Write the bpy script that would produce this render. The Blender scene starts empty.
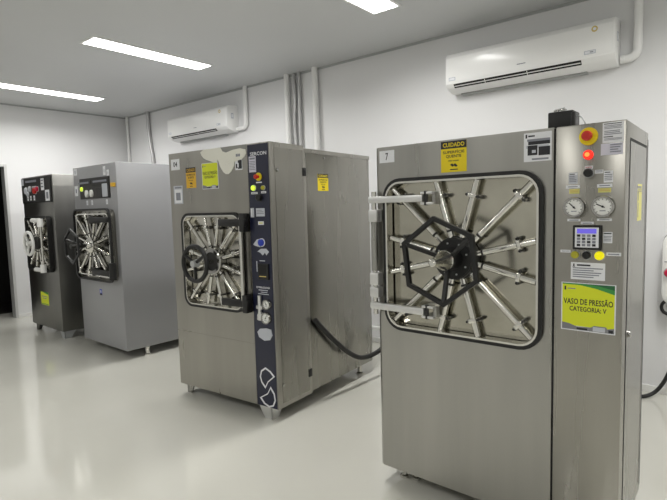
import bpy, bmesh, math, random
from mathutils import Vector, Matrix
random.seed(4)
PI = math.pi
COL = bpy.context.scene.collection

# ------------------------------------------------------------------ materials
MATS = {}
def nt(name):
    m = bpy.data.materials.new(name); m.use_nodes = True
    MATS[name] = m
    return m, m.node_tree, m.node_tree.nodes['Principled BSDF']

def plain(name, col, rough=.5, metal=0., emit=None, es=0., coat=0., bump=0.):
    m, t, b = nt(name)
    b.inputs['Base Color'].default_value = (*col, 1)
    b.inputs['Roughness'].default_value = rough
    b.inputs['Metallic'].default_value = metal
    b.inputs['Coat Weight'].default_value = coat
    if emit:
        b.inputs['Emission Color'].default_value = (*emit, 1)
        b.inputs['Emission Strength'].default_value = es
    if bump:
        n = t.nodes.new('ShaderNodeTexNoise'); n.inputs['Scale'].default_value = 60
        k = t.nodes.new('ShaderNodeBump'); k.inputs['Strength'].default_value = bump; k.inputs['Distance'].default_value = .003
        t.links.new(n.outputs['Fac'], k.inputs['Height']); t.links.new(k.outputs['Normal'], b.inputs['Normal'])
    return m

def mottled(name, c1, c2, scale=(1, 1, 1), nscale=2., rough=(.3, .4), metal=0., coat=0., bump=0., bscale=None, detail=4.):
    """two tones mixed by stretched noise, roughness from the same noise"""
    m, t, b = nt(name); N = t.nodes; L = t.links
    tc = N.new('ShaderNodeTexCoord'); mp = N.new('ShaderNodeMapping'); mp.inputs['Scale'].default_value = scale
    L.new(tc.outputs['Object'], mp.inputs['Vector'])
    n = N.new('ShaderNodeTexNoise'); n.inputs['Scale'].default_value = nscale; n.inputs['Detail'].default_value = detail
    L.new(mp.outputs['Vector'], n.inputs['Vector'])
    r = N.new('ShaderNodeValToRGB'); r.color_ramp.elements[0].position = .3; r.color_ramp.elements[1].position = .7
    r.color_ramp.elements[0].color = (*c1, 1); r.color_ramp.elements[1].color = (*c2, 1)
    L.new(n.outputs['Fac'], r.inputs['Fac']); L.new(r.outputs['Color'], b.inputs['Base Color'])
    mr = N.new('ShaderNodeMapRange'); mr.inputs['From Min'].default_value = .3; mr.inputs['From Max'].default_value = .7
    mr.inputs['To Min'].default_value = rough[0]; mr.inputs['To Max'].default_value = rough[1]
    L.new(n.outputs['Fac'], mr.inputs['Value']); L.new(mr.outputs['Result'], b.inputs['Roughness'])
    b.inputs['Metallic'].default_value = metal; b.inputs['Coat Weight'].default_value = coat
    if bump:
        mp2 = N.new('ShaderNodeMapping'); mp2.inputs['Scale'].default_value = bscale or scale
        L.new(tc.outputs['Object'], mp2.inputs['Vector'])
        n2 = N.new('ShaderNodeTexNoise'); n2.inputs['Scale'].default_value = 30; n2.inputs['Detail'].default_value = 2
        L.new(mp2.outputs['Vector'], n2.inputs['Vector'])
        k = N.new('ShaderNodeBump'); k.inputs['Strength'].default_value = bump; k.inputs['Distance'].default_value = .002
        L.new(n2.outputs['Fac'], k.inputs['Height']); L.new(k.outputs['Normal'], b.inputs['Normal'])
    return m

mottled('wall_white', (.76, .76, .765), (.79, .79, .795), nscale=.8, rough=(.45, .6), bump=.02)
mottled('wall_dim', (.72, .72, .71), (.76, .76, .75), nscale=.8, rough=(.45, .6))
mottled('ceiling_white', (.59, .60, .605), (.63, .64, .645), nscale=.7, rough=(.45, .6))
mottled('floor_epoxy', (.60, .592, .535), (.645, .637, .58), nscale=.9, rough=(.08, .15), coat=.35, bump=.012, bscale=(.08, .08, .08))
plain('skirting', (.8, .8, .78), .4)
plain('unlit_room_dark', (.012, .010, .009), .6)  # near-black paints in the darkness of the unlit room past the doorway
mottled('door_wood', (.05, .028, .016), (.09, .05, .028), scale=(8, 8, .6), nscale=3, rough=(.5, .6))
plain('alu_frame', (.62, .62, .61), .4, .2)
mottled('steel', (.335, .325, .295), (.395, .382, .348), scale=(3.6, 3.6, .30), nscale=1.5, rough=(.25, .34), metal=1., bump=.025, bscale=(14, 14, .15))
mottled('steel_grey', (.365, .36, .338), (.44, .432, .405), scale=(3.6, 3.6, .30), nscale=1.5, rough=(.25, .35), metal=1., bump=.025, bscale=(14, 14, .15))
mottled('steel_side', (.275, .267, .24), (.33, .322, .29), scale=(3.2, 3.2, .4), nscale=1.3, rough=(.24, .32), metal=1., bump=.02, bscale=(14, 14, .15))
mottled('steel_dark', (.15, .149, .142), (.24, .237, .222), scale=(2, 2, .3), nscale=1.5, rough=(.26, .36), metal=1.)
mottled('steel_plate', (.40, .385, .325), (.56, .54, .465), scale=(1, 1, 1), nscale=3.5, rough=(.10, .26), metal=1., bump=.25, bscale=(.12, .12, .12))
mottled('steel_mirror', (.25, .24, .21), (.72, .70, .63), nscale=9, rough=(.08, .2), metal=1., bump=.6, bscale=(.25, .25, .25))
mottled('steel_mirror_dark', (.06, .058, .052), (.40, .39, .35), nscale=8, rough=(.1, .25), metal=1., bump=.8, bscale=(.3, .3, .3))
plain('chrome', (.42, .415, .40), .12, 1.)
plain('bright_alu', (.70, .70, .69), .34, .8)
plain('bar_steel', (.72, .71, .67), .17, 1.)
mottled('grey_paint', (.295, .297, .308), (.315, .317, .328), nscale=.8, rough=(.3, .4))
plain('black', (.006, .006, .006), .45)
plain('rubber', (.008, .008, .008), .5)
plain('gasket', (.006, .006, .006), .5)
plain('dark_gap', (.012, .012, .011), .8)
plain('dark_iron', (.035, .034, .033), .4, .5)
plain('blue_panel', (.008, .010, .033), .34, coat=.2)
plain('white_plastic', (.92, .92, .91), .28, coat=.2)
plain('white_duct', (.88, .88, .87), .35)
plain('grey_plastic', (.42, .43, .43), .45)
plain('grey_pipe', (.50, .50, .50), .35, .4)
plain('enamel', (.85, .85, .83), .3)
plain('paper', (.82, .83, .86), .6)
plain('lilac_paper', (.66, .65, .74), .6)
plain('label_grey', (.55, .57, .62), .5)
plain('ink', (.02, .02, .025), .6)
plain('ink_grey', (.25, .26, .30), .6)
plain('yellow', (.86, .67, .005), .5)
plain('orange', (.76, .45, .03), .5)
plain('lime', (.72, .78, .02), .5)
plain('pale_yellow', (.72, .68, .22), .55)
plain('green', (.05, .30, .06), .5)
plain('dark_green', (.02, .13, .05), .5)
plain('photo_strip', (.22, .22, .24), .5)
plain('red', (.55, .025, .015), .3)
plain('crimson', (.55, .01, .06), .35)
plain('red_glow', (.8, .03, .02), .3, emit=(1, .03, .015), es=.9)
plain('red_core', (1, .5, .1), .3, emit=(1, .13, .03), es=1.6)
plain('yellow_lamp', (.85, .75, .0), .25, emit=(1, .9, 0), es=.45)
plain('olive_lamp', (.45, .42, .03), .3)
plain('green_lamp', (.6, .8, .05), .3, emit=(.75, 1, .05), es=.8)
plain('lcd', (.10, .08, .55), .3, emit=(.22, .18, .9), es=.55)
plain('blue_knob', (.02, .05, .45), .3)
plain('dial', (.85, .85, .82), .4)
plain('peeled_white', (.86, .85, .76), .5, bump=1.)
plain('peeled_grey', (.30, .30, .28), .6)
plain('diffuser', (.9, .9, .9), .5, emit=(1, .99, .96), es=11.)
plain('gold', (.65, .5, .15), .4)

# ------------------------------------------------------------------ mesh builder
class MB:
    def __init__(s): s.v = []; s.f = []; s.m = []; s.mats = []; s.xf = Matrix.Identity(4)
    def mi(s, mat):
        if mat not in s.mats: s.mats.append(mat)
        return s.mats.index(mat)
    def add(s, vs, fs, mat):
        o = len(s.v); k = s.mi(mat)
        s.v += [tuple(s.xf @ Vector(v)) for v in vs]
        s.f += [tuple(i + o for i in f) for f in fs]; s.m += [k] * len(fs)
    def add_bm(s, bm, mat):
        bm.verts.index_update()
        s.add([v.co[:] for v in bm.verts], [[v.index for v in f.verts] for f in bm.faces], mat); bm.free()
    def box(s, a, b, mat, bev=0., seg=2):
        bm = bmesh.new(); bmesh.ops.create_cube(bm, size=1)
        for v in bm.verts:
            for i in range(3): v.co[i] = (a[i] + b[i]) / 2 + v.co[i] * (b[i] - a[i])
        if bev: bmesh.ops.bevel(bm, geom=bm.edges[:], offset=bev, segments=seg, profile=.5, affect='EDGES')
        s.add_bm(bm, mat); return s
    def prism(s, poly, z0, z1, mat, bev=0., axis='z'):
        """polygon (a,b) extruded: axis z -> (a,b,z); axis y -> (a,z,b) ; axis x -> (x,a,b)"""
        bm = bmesh.new()
        P = {'z': lambda a, b, c: (a, b, c), 'y': lambda a, b, c: (a, c, b), 'x': lambda a, b, c: (c, a, b)}[axis]
        lo = [bm.verts.new(P(a, b, z0)) for a, b in poly]; hi = [bm.verts.new(P(a, b, z1)) for a, b in poly]
        n = len(poly); bm.faces.new(lo[::-1]); bm.faces.new(hi)
        for i in range(n): bm.faces.new((lo[i], lo[(i + 1) % n], hi[(i + 1) % n], hi[i]))
        bmesh.ops.recalc_face_normals(bm, faces=bm.faces[:])
        if bev: bmesh.ops.bevel(bm, geom=bm.edges[:], offset=bev, segments=2, profile=.5, affect='EDGES')
        s.add_bm(bm, mat); return s
    def poly(s, pts, mat): s.add(pts, [list(range(len(pts)))], mat); return s
    def cyl(s, p0, p1, r0, mat, r1=None, seg=16, cap=True):
        r1 = r0 if r1 is None else r1
        p0, p1 = Vector(p0), Vector(p1); d = (p1 - p0).normalized()
        a = d.orthogonal().normalized(); b = d.cross(a)
        vs = []; fs = []
        for p, r in ((p0, r0), (p1, r1)):
            for i in range(seg):
                t = 2 * PI * i / seg; vs.append(tuple(p + a * r * math.cos(t) + b * r * math.sin(t)))
        for i in range(seg): fs.append((i, (i + 1) % seg, seg + (i + 1) % seg, seg + i))
        if cap: fs += [tuple(range(seg))[::-1], tuple(range(seg, 2 * seg))]
        s.add(vs, fs, mat); return s
    def lathe(s, o, d, prof, mat, seg=24):
        """profile [(dist along d, radius)]"""
        o = Vector(o); d = Vector(d).normalized(); a = d.orthogonal().normalized(); b = d.cross(a)
        vs = []; fs = []
        for (h, r) in prof:
            for i in range(seg):
                t = 2 * PI * i / seg; vs.append(tuple(o + d * h + a * r * math.cos(t) + b * r * math.sin(t)))
        for k in range(len(prof) - 1):
            for i in range(seg):
                j = (i + 1) % seg; fs.append((k * seg + i, k * seg + j, (k + 1) * seg + j, (k + 1) * seg + i))
        fs.append(tuple(range(seg))[::-1]); n = (len(prof) - 1) * seg; fs.append(tuple(range(n, n + seg)))
        s.add(vs, fs, mat); return s
    def tube(s, pts, r, mat, seg=10, closed=False, smooth=0):
        P = [Vector(p) for p in pts]
        for _ in range(smooth):
            Q = []
            n = len(P)
            rng = range(n) if closed else range(n - 1)
            if not closed: Q.append(P[0])
            for i in rng:
                a, b = P[i], P[(i + 1) % n]; Q += [a * .75 + b * .25, a * .25 + b * .75]
            if not closed: Q.append(P[-1])
            P = Q
        n = len(P); T = []
        for i in range(n):
            a = P[(i - 1) % n] if (closed or i > 0) else P[i]; b = P[(i + 1) % n] if (closed or i < n - 1) else P[i]
            T.append((b - a).normalized())
        u = T[0].orthogonal().normalized(); vs = []
        for i in range(n):
            u = (u - T[i] * u.dot(T[i])).normalized(); w = T[i].cross(u)
            for k in range(seg):
                t = 2 * PI * k / seg; vs.append(tuple(P[i] + u * r * math.cos(t) + w * r * math.sin(t)))
        fs = []
        for i in range(n if closed else n - 1):
            j = (i + 1) % n
            for k in range(seg):
                l = (k + 1) % seg; fs.append((i * seg + k, i * seg + l, j * seg + l, j * seg + k))
        if not closed: fs += [tuple(range(seg))[::-1], tuple(range((n - 1) * seg, n * seg))]
        s.add(vs, fs, mat); return s
    def ring_prism(s, outer, inner, y0, y1, mat):
        """annulus between two loops of equal length lying in xz, from y0 to y1"""
        n = len(outer); vs = []
        for y in (y0, y1):
            vs += [(a, y, b) for a, b in outer]; vs += [(a, y, b) for a, b in inner]
        fs = []
        for i in range(n):
            j = (i + 1) % n
            o0, o1, i0, i1 = i, j, n + i, n + j
            fs += [(o0, o1, i1, i0), (2 * n + o0, 2 * n + i0, 2 * n + i1, 2 * n + o1), (o0, 2 * n + o0, 2 * n + o1, o1), (i0, i1, 2 * n + i1, 2 * n + i0)]
        s.add(vs, fs, mat); return s
    def bar(s, p0, p1, w, h, mat, upv=(0, 0, 1), bev=0.):
        """rectangular bar between two points, w across, h along upv"""
        p0, p1 = Vector(p0), Vector(p1); d = p1 - p0; L = d.length; d.normalize()
        u = Vector(upv); u = (u - d * u.dot(d)).normalized(); w_ = d.cross(u)
        old = s.xf
        M = Matrix((d, w_, u)).transposed().to_4x4(); M.translation = p0
        s.xf = old @ M
        s.box((0, -w / 2, -h / 2), (L, w / 2, h / 2), mat, bev); s.xf = old
        return s
    def build(s, name, parent=None, smooth=35, label=None, kind=None):
        me = bpy.data.meshes.new(name); me.from_pydata(s.v, [], s.f)
        for m in s.mats: me.materials.append(MATS[m])
        for p, k in zip(me.polygons, s.m): p.material_index = k
        bm = bmesh.new(); bm.from_mesh(me); bmesh.ops.recalc_face_normals(bm, faces=bm.faces[:]); bm.to_mesh(me); bm.free()
        if smooth:
            for p in me.polygons: p.use_smooth = True
            me.set_sharp_from_angle(angle=math.radians(smooth))
        o = bpy.data.objects.new(name, me); COL.objects.link(o)
        if parent: o.parent = parent
        if label: o['label'] = label
        if kind: o['kind'] = kind
        return o

def thing(name, label, cat, loc=(0, 0, 0), rz=0., group=None):
    o = bpy.data.objects.new(name, None); COL.objects.link(o); o.empty_display_size = .1
    o.location = loc; o.rotation_euler = (0, 0, rz)
    tag(o, label, cat, group); return o
def tag(o, label, cat, group=None):
    o['label'] = label; o['category'] = cat
    if group: o['group'] = group
    return o
def dup(root, loc, label=None):
    r = root.copy(); COL.objects.link(r); r.location = loc
    if label: r['label'] = label
    for ch in list(root.children):
        c = ch.copy(); COL.objects.link(c); c.parent = r
        for g in list(ch.children):
            d = g.copy(); COL.objects.link(d); d.parent = c
    return r

def rrect(x0, z0, x1, z1, r, n=6):
    out = []
    for (cx, cz, a0) in ((x1 - r, z1 - r, 0), (x0 + r, z1 - r, 90), (x0 + r, z0 + r, 180), (x1 - r, z0 + r, 270)):
        for i in range(n + 1):
            a = math.radians(a0 + 90 * i / n); out.append((cx + r * math.cos(a), cz + r * math.sin(a)))
    return out
def circ(cx, cz, r, n=24): return [(cx + r * math.cos(2 * PI * i / n), cz + r * math.sin(2 * PI * i / n)) for i in range(n)]

# ------------------------------------------------------------------ flat lettering and stickers
_TXT = {}
def text_mesh(s):
    if s not in _TXT:
        cu = bpy.data.curves.new('lettering', 'FONT'); cu.body = s; cu.resolution_u = 2; cu.offset = .018
        o = bpy.data.objects.new('lettering', cu); COL.objects.link(o)
        dg = bpy.context.evaluated_depsgraph_get(); dg.update()
        me = o.evaluated_get(dg).to_mesh()
        v = [x.co[:2] for x in me.vertices]; f = [list(p.vertices) for p in me.polygons]
        o.evaluated_get(dg).to_mesh_clear(); bpy.data.objects.remove(o); bpy.data.curves.remove(cu)
        x0 = min(a for a, b in v); x1 = max(a for a, b in v); y0 = min(b for a, b in v); y1 = max(b for a, b in v)
        _TXT[s] = ([((a - x0) / (x1 - x0), (b - y0) / (y1 - y0)) for a, b in v], f)
    return _TXT[s]

def frame_front(y=0.): return lambda a, b, o: (a, y - o, b)            # faces -y
def frame_side(x): return lambda a, b, o: (x + o, a, b)                # faces +x

def draw(mb, fr, R, items, lift=.0022):
    """items in 0..1 of the rectangle R=(a0,b0,a1,b1)"""
    a0, b0, a1, b1 = R
    def P(x, y, k): return fr(a0 + x * (a1 - a0), b0 + y * (b1 - b0), lift + k)
    for n, it in enumerate(items):
        k = n * .00006
        if it[0] == 'r':
            _, x0, y0, x1, y1, m = it; mb.poly([P(x0, y0, k), P(x1, y0, k), P(x1, y1, k), P(x0, y1, k)], m)
        elif it[0] == 'p':
            mb.poly([P(x, y, k) for x, y in it[1]], it[2])
        elif it[0] == 't':
            _, s, x0, y0, x1, y1, m = it; v, f = text_mesh(s)
            mb.add([P(x0 + x * (x1 - x0), y0 + y * (y1 - y0), k) for x, y in v], f, m)
def lines(n, y0, y1, x0=.08, x1=.92, m='ink_grey', th=.45):
    out = []; h = (y1 - y0) / n
    for i in range(n):
        e = x1 - (x1 - x0) * random.choice((0, 0, .05, .12, .3)); out.append(('r', x0, y1 - (i + th) * h, e, y1 - i * h, m))
    return out
def sticker(parent, R, mat, items=(), fr=None, name='sticker', label=None, th=.0015):
    fr = fr or frame_front(); a0, b0, a1, b1 = R; mb = MB()
    c = [(a0, b0), (a1, b0), (a1, b1), (a0, b1)]
    vs = [fr(a, b, -.0005) for a, b in c] + [fr(a, b, th) for a, b in c]
    mb.add(vs, [(0, 1, 2, 3), (4, 5, 6, 7), (0, 1, 5, 4), (1, 2, 6, 5), (2, 3, 7, 6), (3, 0, 4, 7)], mat)
    draw(mb, fr, R, items, th + .0005)
    return mb.build(name, parent, 0, label)

CUIDADO = [('r', .0, .76, 1, 1, 'ink'), ('t', 'CUIDADO', .08, .81, .92, .95, 'yellow'),
           ('t', 'SUPERFÍCIE', .08, .60, .92, .71, 'ink'), ('t', 'QUENTE', .2, .45, .8, .56, 'ink'),
           ('t', 'não toque', .3, .33, .7, .40, 'ink'),
           ('p', [(.36, .24), (.44, .28), (.5, .24), (.56, .28), (.66, .20), (.60, .16), (.52, .20), (.46, .17)], 'ink'),
           ('r', .36, .07, .66, .10, 'ink')]
def cuidado(bg): return [(it if it[-1] != 'yellow' else it[:-1] + (bg,)) for it in CUIDADO]
VASO = [('r', 0, 0, 1, 1, 'paper'), ('r', .02, .10, .98, .985, 'lime'),
        ('p', [(.02, .985), (.02, .96), (.35, .955), (.65, .90), (.98, .80), (.98, .985)], 'green'),
        ('p', [(.40, .985), (.70, .955), (.98, .89), (.98, .985)], 'dark_green'),
        ('t', 'I', .06, .84, .09, .92, 'ink'), ('r', .12, .865, .27, .885, 'ink_grey'),
        ('t', 'VASO DE PRESSÃO', .045, .55, .955, .70, 'ink'), ('t', 'CATEGORIA: V', .16, .41, .84, .51, 'ink'),
        ('p', [(.02, .02), (.98, .02), (.98, .13), (.86, .10), (.84, .14), (.62, .14), (.56, .10), (.3, .09), (.16, .14), (.02, .16)], 'photo_strip'),
        ('r', .60, .03, .82, .12, 'label_grey'), ('r', .88, .03, .96, .09, 'ink'), ('r', .3, .03, .5, .07, 'ink')]
def paperwork(n, head=None): return [('r', .06, .90, .62, .96, 'ink')] + lines(n, .06, .84)

# ------------------------------------------------------------------ machine pieces
def holed_front(mb, x0, z0, x1, z1, hole, mat, y=0., depth=.04, wall_mat=None):
    """rectangle in xz at y with a rounded hole (4*(n+1) points) and a lip going back"""
    n = len(hole) // 4; cor = [(x1, z1), (x0, z1), (x0, z0), (x1, z0)]
    vs = [(a, y, b) for a, b in hole] + [(a, y, b) for a, b in cor]; H = len(hole); fs = []
    for q in range(4):
        for i in range(n - 1): fs.append((q * n + i, q * n + i + 1, H + q))
        a = q * n + n - 1; b = ((q + 1) % 4) * n
        fs.append((a, b, H + (q + 1) % 4, H + q))
    mb.add(vs, fs, mat)
    vs = [(a, y, b) for a, b in hole] + [(a, y + depth, b) for a, b in hole]
    mb.add(vs, [(i, (i + 1) % H, H + (i + 1) % H, H + i) for i in range(H)], wall_mat or mat)

def locking_bars(door, c, ends, y, r0, rb, mat='bar_steel', bracket=True, ra=None):
    """radial rods from the hub to the rim of the door, each running through a guide bracket"""
    cx, cz = c
    for (ex, ez) in ends:
        d = Vector((ex - cx, 0, ez - cz)); L = d.length; d.normalize()
        s = Vector((cx, y, cz)) + d * r0; e = Vector((ex, y, ez)); k = Vector((cx, y, cz)) + d * (r0 + (L - r0) * .22)
        m = MB(); m.cyl(s, k, ra or rb * .82, mat, seg=10); m.cyl(k, e, rb, mat, seg=12)
        m.cyl(k - d * .010, k, rb * 1.02, 'dark_iron', seg=10)
        m.build('locking_bar', door)
        if bracket:
            b = MB(); p = Vector((cx, y, cz)) + d * (L - .075); n = Vector((-d.z, 0, d.x))
            b.bar(p - d * .010, p + d * .010, rb * 2.5, rb * 2.5, 'bar_steel', upv=(0, 1, 0), bev=.003)
            for sg in (-1, 1):
                q = p + n * sg * rb * 1.75
                b.bar(q - d * .008, q + d * .008, rb * 1.0, rb * .8, 'bar_steel', upv=(0, 1, 0))
                b.cyl(q + Vector((0, -rb * .4, 0)), q + Vector((0, -rb * 1.2, 0)), rb * .36, 'dark_iron', seg=8)
                b.cyl(q + Vector((0, .03, 0)), q + Vector((0, -rb * .4, 0)), rb * .6, 'dark_iron', seg=8)
            b.build('guide_bracket', door)

def hex_wheel(parent, cx, cz, y, R, w, a0, spokes, y_hub, mat='black', cone=None, name='handwheel'):
    V = [Vector((cx + R * math.cos(a0 + k * PI / 3), 0, cz + R * math.sin(a0 + k * PI / 3))) for k in range(6)]
    k2 = (R - w) / R
    out = [(v.x, v.z) for v in V]; inn = [(cx + (v.x - cx) * k2, cz + (v.z - cz) * k2) for v in V]
    m = MB(); m.ring_prism(out, inn, y - w / 2, y + w / 2, mat)
    wheel = m.build(name, parent, 0)
    for k in spokes:
        v = V[k]; t = Vector((cx + (v.x - cx) * (R - w) / R, y, cz + (v.z - cz) * (R - w) / R))
        b = MB(); b.bar((cx, y_hub, cz), t, w * .8, w * .8, mat, upv=(0, 1, 0)); b.build('wheel_spoke', wheel, 0)
    if cone:
        b = MB(); b.lathe((cx, cone[0], cz), (0, -1, 0), cone[1], 'bar_steel', seg=12); b.build('spindle_cone', wheel, 25)
    return wheel

def round_wheel(parent, cx, cz, y, R, r, mat, spoke_mat, y_hub, a0=.5, n=3):
    m = MB(); m.tube([(cx + R * math.cos(t * PI / 16), y, cz + R * math.sin(t * PI / 16)) for t in range(32)], r, mat, 10, True)
    wheel = m.build('handwheel', parent, 60)
    b = MB(); b.cyl((cx, y + .02, cz), (cx, y - .025, cz), R * .24, spoke_mat, r1=R * .18, seg=16); b.build('wheel_boss', wheel)
    for k in range(n):
        a = a0 + 2 * PI * k / n
        b = MB(); b.cyl((cx + R * .15 * math.cos(a), y, cz + R * .15 * math.sin(a)), (cx + R * .95 * math.cos(a), y, cz + R * .95 * math.sin(a)), r * .75, mat, seg=8)
        b.build('wheel_spoke', wheel)
    b = MB(); b.cyl((cx, y_hub, cz), (cx, y + .02, cz), R * .13, 'bar_steel', seg=12); b.build('spindle', wheel)
    return wheel

def gauge(parent, u, z, r, ang, y=0.):
    m = MB(); m.lathe((u, y, z), (0, -1, 0), [(-.002, r), (.022, r), (.026, r * .95), (.026, r * .78), (.020, r * .76)], 'chrome', 28)
    g = m.build('pressure_gauge', parent, 30, 'round chrome-rimmed pressure gauge')
    m = MB(); m.lathe((u, y - .0195, z), (0, -1, 0), [(0, r * .77), (.0015, r * .77)], 'dial', 28)
    for k in range(11):
        a = math.radians(225 - 27 * k)
        c, s = math.cos(a), math.sin(a)
        m.bar((u + c * r * .62, y - .0214, z + s * r * .62), (u + c * r * .74, y - .0214, z + s * r * .74), r * .05, .0005, 'ink', upv=(0, 1, 0))
    m.box((u - r * .25, y - .0216, z - r * .42), (u + r * .25, y - .0212, z - r * .34), 'ink_grey')
    m.build('dial', g, 0)
    m = MB(); a = math.radians(ang); c, s = math.cos(a), math.sin(a)
    m.bar((u - c * r * .2, y - .0225, z - s * r * .2), (u + c * r * .6, y - .0225, z + s * r * .6), r * .09, .0008, 'ink', upv=(0, 1, 0))
    m.cyl((u, y - .021, z), (u, y - .024, z), r * .1, 'ink', seg=10); m.build('needle', g, 0)
    return g

def push_button(parent, u, z, r, mat, name, depth=.014, ring='grey_plastic', y=0., label=None):
    m = MB(); m.lathe((u, y + .001, z), (0, -1, 0), [(0, r * 1.22), (.005, r * 1.22), (.006, r)], ring, 20)
    m.lathe((u, y - .005, z), (0, -1, 0), [(0, r), (depth * .8, r), (depth, r * .75)], mat, 20)
    return m.build(name, parent, 30, label)

def emergency_stop(parent, u, z, r, y=0.):
    m = MB(); m.lathe((u, y + .001, z), (0, -1, 0), [(0, r * 1.75), (.006, r * 1.75), (.007, r * 1.5)], 'yellow', 28)
    b = m.build('emergency_stop_button', parent, 30, 'red mushroom button on a yellow ring')
    m = MB(); m.lathe((u, y - .004, z), (0, -1, 0), [(0, r * .6), (.018, r * .6), (.02, r), (.032, r * .95), (.036, r * .6)], 'red', 24)
    m.build('mushroom_head', b, 30); return b

def foot(parent, u, y, h=.09, r=.022, mat='bar_steel'):
    m = MB(); m.lathe((u, y, 0), (0, 0, 1), [(0, r * 1.5), (.012, r * 1.5), (.018, r), (h + .004, r)], mat, 16); m.build('leg', parent)
def plate_leg(parent, u, y, h, w, sx, mat='steel_grey', sy=1):
    """bent sheet-metal leg, wide at the top, narrow at the floor"""
    m = MB()
    m.add([(u, y, 0), (u + sx * w * .55, y, 0), (u + sx * w, y, h), (u, y, h), (u, y + sy * .012, 0), (u + sx * w * .55, y + sy * .012, 0), (u + sx * w, y + sy * .012, h), (u, y + sy * .012, h)],
          [(0, 1, 2, 3), (4, 5, 6, 7), (0, 1, 5, 4), (1, 2, 6, 5), (2, 3, 7, 6), (3, 0, 4, 7)], mat)
    m.add([(u, y, 0), (u, y + sy * w * .55, 0), (u, y + sy * w, h), (u, y, h), (u + sx * .012, y, 0), (u + sx * .012, y + sy * w * .55, 0), (u + sx * .012, y + sy * w, h), (u + sx * .012, y, h)],
          [(0, 1, 2, 3), (4, 5, 6, 7), (0, 1, 5, 4), (1, 2, 6, 5), (2, 3, 7, 6), (3, 0, 4, 7)], mat)
    m.build('leg', parent, 0)

GRP = 'autoclaves lined up along the wall'

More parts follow.
